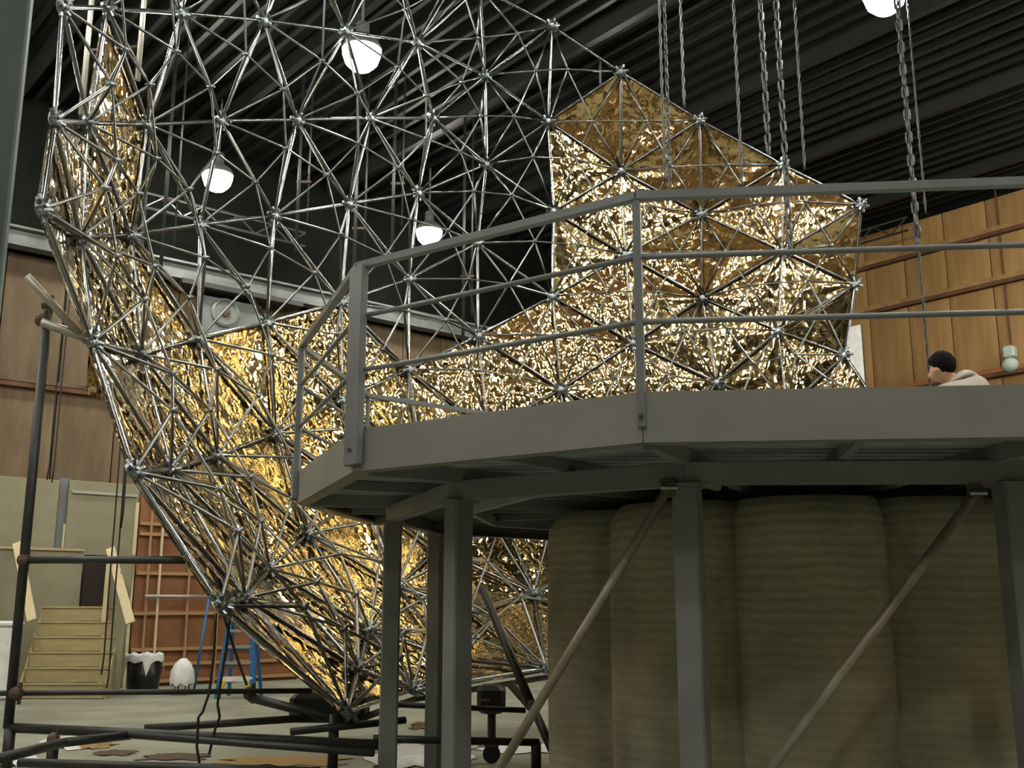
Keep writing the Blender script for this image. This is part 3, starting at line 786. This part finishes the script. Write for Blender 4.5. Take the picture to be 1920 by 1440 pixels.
pipe(at(35, 1430, 8.3), at(600, 1447, 8.3), .034)
pipe(at(240, 1378, 9.85), at(700, 1412, 8.9), .03)
pipe(at(270, 1366, 10.1), at(600, 1345, 10.6), .036)
pipe(at(470, 1308, 10.8), at(640, 1352, 10.45), .045)
pipe(at(545, 1372, 10.2), at(760, 1350, 10.7), .036)
pipe(at(700, 1385, 10), at(1010, 1392, 10.4), .036)
pipe(at(720, 1320, 11.2), at(985, 1332, 11.5), .03)
pipe(at(905, 1105, 13.0), at(995, 1318, 11.6), .05); pipe(at(958, 1284, 12.2), at(1003, 1335, 11.6), .045); pipe(at(995, 1318, 11.6), at(1035, 1405, 10.6), .045)
for p in (at(78, 600, 9.95), at(90, 572, YP), at(30, 1300, YP), at(468, 1300, 10.8), at(45, 1050, YP)): clamp(p)
clamp(at(100, 1386, 9.6), .06)
# blocks and legs under the foot of the frame
for (u0, v0, u1, v1, Y) in ((548, 1297, 690, 1352, 11.1), (895, 1284, 948, 1336, 12.4)):
    a, b = at(u0, v1, Y), at(u1, v0, Y)
    blk = MB().box((a + b) / 2, (abs(b.x - a.x), .45, abs(b.z - a.z)), bev=.05).build('ballast_block', M_PIPE, sc)
    MB().tube([Vector((a.x + .02, Y - .26, (a.z + b.z) / 2)), Vector((a.x + .16, Y - .26, (a.z + b.z) / 2))], .02, 6).build('handle', M_CLAMP, blk)
def leg(x, y, z):
    o = MB().tube([(x, y, .22), (x, y, z)], .05, 10).build('leg', M_PIPE, sc, True)
    MB().box((x, y, .2), (.16, .1, .05)).build('caster_fork', M_CLAMP, o)
    MB().lathe([(.03, -.03), (.1, -.03), (.1, .03), (.03, .03)], 14, (x, y, .1), Matrix.Rotation(math.pi / 2, 3, 'X')).build('wheel', M_BLACK, o)
leg(HUBS['g0'].x - .12, 10.45, .72)
p = at(720, 1345, 10.6); leg(p.x, p.y, p.z); p = at(922, 1335, 12.4); leg(p.x, p.y, p.z + .1)
p = at(100, 1392, 9.7); leg(p.x, p.y, p.z); leg(pole_b.x + .02, pole_b.y, pole_b.z)
p = at(1005, 1392, 10.4); leg(p.x, p.y, p.z)
# base ring pipes tying the lower hubs
for a, b in (('g0', 'h1'), ('h1', 'i3')):
    pipe(HUBS[a] + Vector((0, .1, -.12)), HUBS[b] + Vector((0, .1, -.12)), .035)

# ------------------------------------------------------------------ things along the left wall
# timber platform with stairs
st = empty('timber_stairs', on_floor(118, 1311), 'weathered plywood stairs with slanted pine handrails in the left background', 'stairs')
bl, brr = on_floor(38, 1311), on_floor(193, 1311)
w = brr.x - bl.x; cx = (brr.x + bl.x) / 2; y0 = bl.y
N_ = 6; rise = 1.72 / N_; run = .12
for k in range(N_):
    MB().box((cx, y0 + run * k + .01, rise * (k + .5)), (w, .02, rise - .03)).build('riser', M_PLY, st)
    MB().box((cx, y0 + run * (k + .5), rise * (k + 1) - .015), (w + .04, run + .05, .035), bev=.006).build('tread', M_PLY, st)
for sx in (-1, 1):
    b = MB(); x = cx + sx * (w / 2 + .03)
    b.add([(x - .02, y0, 0), (x - .02, y0 + run * N_, 0), (x - .02, y0 + run * N_, 1.7), (x - .02, y0, .28), (x + .02, y0, 0), (x + .02, y0 + run * N_, 0), (x + .02, y0 + run * N_, 1.7), (x + .02, y0, .28)],
          [(0, 1, 2, 3), (7, 6, 5, 4), (0, 4, 5, 1), (1, 5, 6, 2), (2, 6, 7, 3), (3, 7, 4, 0)])
    b.build('stringer', M_PLY, st)
MB().bar(at(32, 1018, y0 + .75), at(60, 1163, y0 - .05), .04, .17, (1, 0, 0)).build('handrail', M_WOOD, st)
MB().bar(at(207, 1028, y0 + .75), at(245, 1168, y0 - .05), .04, .17, (1, 0, 0)).build('handrail', M_WOOD, st)
MB().bar(at(205, 1050, y0 + .5), at(195, 1165, y0 + .5), .05, .09, (1, 0, 0)).build('newel', M_WOOD, st)
MB().bar(at(243, 1040, y0 + .5), at(208, 1292, y0 + .3), .05, .24, (1, 0, 0)).build('leaning_board', M_FLAT, st)
# flats standing on the wall behind the stairs
def flat(name, u0, u1, vt, off, m, label, zb=0.0, cat='flat'):
    sa, zt = s_of(u0, vt, off); sb, _ = s_of(u1, vt, off)
    o = empty(name, WL((sa + sb) / 2, off, zb), label, cat, 'scenery flats along the back wall')
    MB().box(WL((sa + sb) / 2, off, (zt + zb) / 2), (sb - sa, .06, zt - zb), ROT_L, bev=.01).build('sheet', m, o)
    return o, sa, sb, zt
o, sa, sb, zt = flat('scenery_flat', -60, 113, 888, .45, M_FLAT, 'wide greenish-grey flat behind the scaffold upright, left of the dark gap')
MB().box(WL(sa + .1, .395, zt / 2), (.09, .05, zt), ROT_L).build('batten', M_WOOD, o)
o, sa, sb, zt = flat('scenery_flat', 131, 262, 900, .45, M_FLAT, 'greenish-grey flat right of the dark gap with a pale edge strip')
MB().box(WL(sb - .03, .50, zt / 2 - .2), (.07, .05, zt - .4), ROT_L).build('batten', M_WOOD, o)
MB().box(WL((sa + sb) / 2, .50, zt - .25), (sb - sa - .1, .05, .06), ROT_L).build('batten', M_GPIPE, o)
o, sa, sb, zt = flat('scenery_flat', 112, 132, 896, .36, M_STEEL, 'narrow dark sheet standing for the shade in the gap between two greenish flats')  # dark sheet fills the open gap in place of its shade
MB().box(WL(sb - .05, .41, 2.6), (.05, .05, 1.7), ROT_L).build('edge_strip', M_WOOD, o)
o, sa, sb, zt = flat('scenery_flat', -60, 157, 1022, .62, M_FLAT, 'low olive flat just above the plywood stairs')
MB().box(WL((sa + sb) / 2, .67, zt - .03), (sb - sa, .05, .05), ROT_L).build('batten', M_PLY, o)
o, sa, sb, zt = flat('doorway_flat', 159, 203, 1040, .62, M_DARK, 'dark brown sheet standing for the shade in the doorway atop the plywood stairs', 0, 'doorway')  # solid sheet closes the doorway, its darkness painted on
MB().box(WL(sb + .02, .66, zt / 2), (.06, .08, zt), ROT_L).build('jamb', M_WOOD, o)
# battened brown flat between stairs and gold film
sa, zt = s_of(266, 925, .5); sb, _ = s_of(560, 1200, .5)
bf = empty('battened_flat', WL((sa + sb) / 2, .5, 0), 'reddish-brown flat with pale horizontal and vertical battens behind the ladder', 'flat')
M_REDB = mat('reddish_board', (.26, .115, .05), .8, col2=(.20, .09, .04), scale=1.5)
MB().box(WL((sa + sb) / 2, .45, zt / 2), (sb - sa, .06, zt), ROT_L).build('sheet', M_REDB, bf)
M_BAT = mat('tan_batten', (.36, .21, .10), .8)
for v in (985, 1004, 1076, 1150, 1216, 1244, 1275):
    _, z = s_of(330, v, .45)
    if z > .05: MB().box(WL((sa + sb) / 2, .53, z), (sb - sa, .1, .07), ROT_L).build('batten', M_BAT, bf)
for u in (270, 292, 348, 405, 480):
    s_, _ = s_of(u, 1150, .5)
    MB().box(WL(s_, .56, zt / 2), (.045, .06, zt), ROT_L).build('stile', M_BAT if u != 292 else M_WOOD, bf)
s_a, z_a = s_of(275, 1118, .8); s_b, _ = s_of(400, 1118, .8)
MB().tube([WL(s_a, .7, z_a), WL(s_b, .7, z_a)], .04, 8).build('tie_pipe', M_GPIPE, bf, True)

# hanging rope lines down the left wall
for k, (u, v0, v1, r, lb) in enumerate(((88, 640, 900, .012, 'thin dark line hanging beside the scaffold upright, left one of the pair'), (97, 640, 905, .012, 'thin dark line hanging beside the scaffold upright, right one of the pair'),
                          (190, 700, 1265, .014, 'long thin dark line hanging over the plywood stairs, left of its pair'), (200, 700, 1290, .014, 'long thin dark line hanging over the plywood stairs, right of its pair'),
                          (226, 700, 990, .022, 'dark knotted line hanging below the rim of the frame'))):
    b = at(u, v1, 19.0 - k * .12)
    if b.z < .05: b.z = .05
    pts = [b, b + Vector((.02, 0, .3))] + [b + Vector((.02 * math.sin(q * .7), 0, .3 + q * 1.2)) for q in range(1, 8)]
    tag(MB().tube(pts, r, 6).build('hanging_line', M_CORD, None, True), lb, 'rope', 'ropes hanging by the left wall')

# trash can with a plastic liner
tb = on_floor(267, 1299); tw = 62 / F * tb.y
tc_ = empty('trash_can', tb, 'black trash can with a white plastic liner over its rim', 'trash can')
hh = .72
MB().lathe([(tw * .42, 0), (tw * .44, .02), (tw * .5, hh), (tw * .46, hh), (tw * .40, .05), (.02, .04)], 20, tb).build('bin', M_BLACK, tc_, True)
b = MB(); nn = 28
for k, (rr, z) in enumerate(((.47, hh - .04), (.50, hh + .06), (.53, hh + .02), (.535, hh - .10))):
    for i in range(nn):
        a = 2 * math.pi * i / nn
        q = 1 + .05 * math.sin(i * 2.3 + k); dz = .025 * math.sin(i * 1.7 + k * .6) - (.28 if k == 3 and i % 7 == 2 else 0)
        b.v.append(tb + Vector((math.cos(a) * tw * rr * q, math.sin(a) * tw * rr * q, z + dz)))
for k in range(3):
    for i in range(nn):
        j = (i + 1) % nn; b.f.append((k * nn + i, k * nn + j, k * nn + nn + j, k * nn + nn + i))
b.build('liner', M_WHITE, tc_, True)
# white bag on a small stand
wb = on_floor(340, 1303)
bg = empty('draped_stool', wb, 'small stool draped with a crumpled white bag beside the trash can', 'stool')
bm_ = MB(); nn = 22
for k, (rr, z) in enumerate(((.22, .20), (.235, .30), (.21, .48), (.15, .62), (.06, .70), (.01, .71))):
    for i in range(nn):
        a = 2 * math.pi * i / nn
        q = 1 + .10 * math.sin(i * 2.1 + k * .8) * (1 - k / 6)
        bm_.v.append(wb + Vector((math.cos(a) * rr * q, math.sin(a) * rr * q, z + (.03 * math.sin(i * 1.9) if k == 0 else 0))))
for k in range(5):
    for i in range(nn):
        j = (i + 1) % nn; bm_.f.append((k * nn + i, k * nn + j, k * nn + nn + j, k * nn + nn + i))
bm_.build('bag', M_WHITE, bg, True)
MB().lathe([(.17, .44), (.17, .48), (.05, .49)], 14, wb).build('seat', M_STEEL, bg)
for k in range(4):
    a = math.pi / 4 + k * math.pi / 2
    MB().tube([wb + Vector((math.cos(a) * .17, math.sin(a) * .17, 0)), wb + Vector((math.cos(a) * .12, math.sin(a) * .12, .45))], .018, 6).build('leg', M_STEEL, bg)
# blue step ladder
lb_ = on_floor(436, 1312)
ld = empty('step_ladder', lb_, 'blue fibreglass step ladder with a yellow-braced bottom step under the frame', 'ladder')
hl = 2.05; wb2, wt2 = .34, .17
Y_ = lb_.y
def lx(sx, z, back=0): return Vector((lb_.x + sx * (wb2 + (wt2 - wb2) * z / hl), Y_ + (.18 + .22 * z / hl if not back else .95 - .55 * z / hl), z))
for sx in (-1, 1):
    MB().bar(lx(sx, 0), lx(sx, hl), .10, .09, (0, 1, 0)).build('front_rail', M_BLUE, ld)
    MB().bar(lx(sx * .95, 0, 1), lx(sx * .95, hl, 1), .06, .06, (0, 1, 0)).build('rear_rail', M_BLUE, ld)
    MB().bar(lx(sx * .85, .32), lx(sx * .45, .42), .03, .05, (0, 1, 0)).build('step_brace', M_YEL, ld) if False else None
    MB().bar(Vector((lb_.x + sx * .33, Y_ + .16, .12)), Vector((lb_.x + sx * .20, Y_ + .16, .33)), .05, .08, (0, 1, 0)).build('step_brace', M_YEL, ld)
for k in range(6):
    z = .36 + k * .30
    a, b2 = lx(-1, z), lx(1, z)
    MB().box((a + b2) / 2, ((b2 - a).length, .09, .05 if k else .09)).build('step', M_WHITE if k == 0 else M_GPIPE, ld)
MB().box(lx(0, hl + .03) + Vector((0, .06, 0)), (.42, .3, .06), bev=.015).build('top_cap', M_BLUE, ld)
MB().bar(lx(-.95, .9, 1), lx(.95, .9, 1), .03, .03).build('rear_bar', M_BLUE, ld)
# blue pole leaning on the wall
tag(MB().tube([on_floor(358, 1299) + Vector((0, .2, .02)), at(392, 1118, on_floor(358, 1299).y + .7)], .028, 8).build('leaning_pole', M_BLUE, None, True), 'thin blue pole leaning on the wall left of the step ladder', 'pole')
# white bin at the left border
wbn = on_floor(-6, 1312)
wq = empty('white_bin', wbn, 'pale greenish-white plastic bin cut by the left edge behind the scaffold', 'bin')
MB().box(wbn + Vector((0, 0, .68)), (.52, .5, 1.36), bev=.05).build('body', M_WHITE, wq)
MB().box(wbn + Vector((0, 0, 1.40)), (.56, .54, .10), bev=.03).build('lid', M_WHITE, wq)
# cords dangling from the frame
for k, (pts, lb) in enumerate(((((405, 1150), (401, 1230), (392, 1300), (380, 1335), (372, 1345), (369, 1400), (375, 1440)), 'black cord dangling from the rim in front of the ladder, left strand'),
                             (((432, 1150), (425, 1210), (412, 1290), (408, 1320), (412, 1345), (404, 1365), (392, 1415)), 'black cord dangling from the rim in front of the ladder, looping strand'),
                             (((418, 1150), (440, 1220), (452, 1255), (463, 1285)), 'short black cord slanting across the ladder to the clamp'))):
    P_ = [at(u, v, 9.45 + k * .08) for u, v in pts]
    sm = []
    for a, b2 in zip(P_, P_[1:]):
        for q in range(4): sm.append(a.lerp(b2, q / 4))
    sm.append(P_[-1])
    tag(MB().tube(sm, .012, 6).build('dangling_cord', M_CORD, None, True), lb, 'cord', 'cords dangling from the rim')

# ------------------------------------------------------------------ right-hand wall details
pw = CORNER
def wr_t(u, v, off):
    r = at(u, v, 1.0); o = CORNER + NR * off
    t = (r.x * o.y - o.x) / (NL.x - r.x * NL.y)
    Y = o.y + NL.y * t
    return t, EYE + (r.z - EYE) * Y
t1, z1 = wr_t(1893, 660, .2); t2, z2 = wr_t(1893, 685, .2)
bx = empty('alarm_fixture', WR(t1, .15, z2), 'pair of grey-green round electric fixtures on the brown wall at right', 'fixture')
fm = Matrix((NL, Vector((0, 0, 1)), NR)).transposed()
MB().box(WR(t1, .18, z1), (.30, .26, .32), ROT_R, bev=.04).build('junction_box', M_BOX, bx)
MB().ball(WR(t1, .22, z2), .21, 14, 10, (1, 1, .95)).build('bell', M_BOX, bx, True)
MB().tube([WR(t1, .08, z1 + .1), WR(t1, .08, z1 + 4.6)], .025, 6).build('conduit', M_GIRT, bx)
t3, z3 = wr_t(1600, 612, 4.0)
wf = empty('tall_white_flat', WR(t3 - .75, 4.0, 0), 'tall white flat standing behind the right rim of the gold film', 'flat')
MB().box(WR(t3 - .75, 4.0, z3 / 2), (1.9, .08, z3), ROT_R, bev=.01).build('sheet', M_WHITE, wf)
MB().box(WR(t3 + .17, 3.94, z3 / 2), (.05, .06, z3), ROT_R).build('edge_batten', M_PIPE, wf)
for q in (0.0, 1.0):
    MB().bar(WR(t3 - 1.4 + q * 1.3, 3.95, z3 * .55), WR(t3 - 1.4 + q * 1.3, 2.3, .05), .06, .09).build('prop', M_WOOD, wf)

# ------------------------------------------------------------------ litter on the floor
def scrap(name, u, v, w, d, h, m, label, seed):
    c = on_floor(u, v); b = MB(); nn = 12
    rr = random.Random(seed)
    for i in range(nn + 1):
        for j in range(nn + 1):
            x = (i / nn - .5); y = (j / nn - .5)
            e = max(0, 1 - (x * x + y * y) * 3.2)
            b.v.append(c + Vector((x * w * (1 + .2 * math.sin(j + seed)), y * d * (1 + .2 * math.sin(i * 1.3 + seed)), .008 + h * e * (.5 + .5 * noise.noise(Vector((x * 7, y * 7, seed)))))))
    for i in range(nn):
        for j in range(nn):
            a = i * (nn + 1) + j
            b.f.append((a, a + nn + 1, a + nn + 2, a + 1))
    tag(b.build(name, m, None, True), label, 'litter', 'litter on the floor')
scrap('plastic_scrap', 130, 1394, .7, 1.2, .12, M_WHITE, 'white plastic scrap under the base pipe beside the caster at left', 1)
scrap('plastic_scrap', 30, 1432, .5, .5, .22, M_WHITE, 'crumpled pale plastic scrap in the lower left corner', 2)
scrap('plastic_scrap', 790, 1418, 1.1, 2.0, .10, M_WHITE, 'large sheet of white plastic on the floor between the front posts', 3)
scrap('cardboard_scrap', 182, 1400, .35, .5, .12, M_CARD, 'brown cardboard scrap beside the white plastic at lower left', 4)
scrap('cardboard_scrap', 530, 1428, 1.3, .7, .06, M_CARD, 'long orange-brown cardboard scrap below the base pipes', 5)
scrap('film_scrap', 805, 1362, .5, .8, .10, M_FILM, 'glinting gold film scrap on the floor between the posts', 6)
scrap('rag', 330, 1420, .7, .5, .05, M_CLAMP, 'flat dark rag on the floor below the base pipes', 7)
scrap('rag', 215, 1413, .45, .4, .06, M_CLAMP, 'small dark rag on the floor left of the flat rag', 8)
scrap('plastic_scrap', 1000, 1405, 1.2, .8, .06, M_WHITE, 'pale plastic sheet beside the foot of the fluted drum', 9)
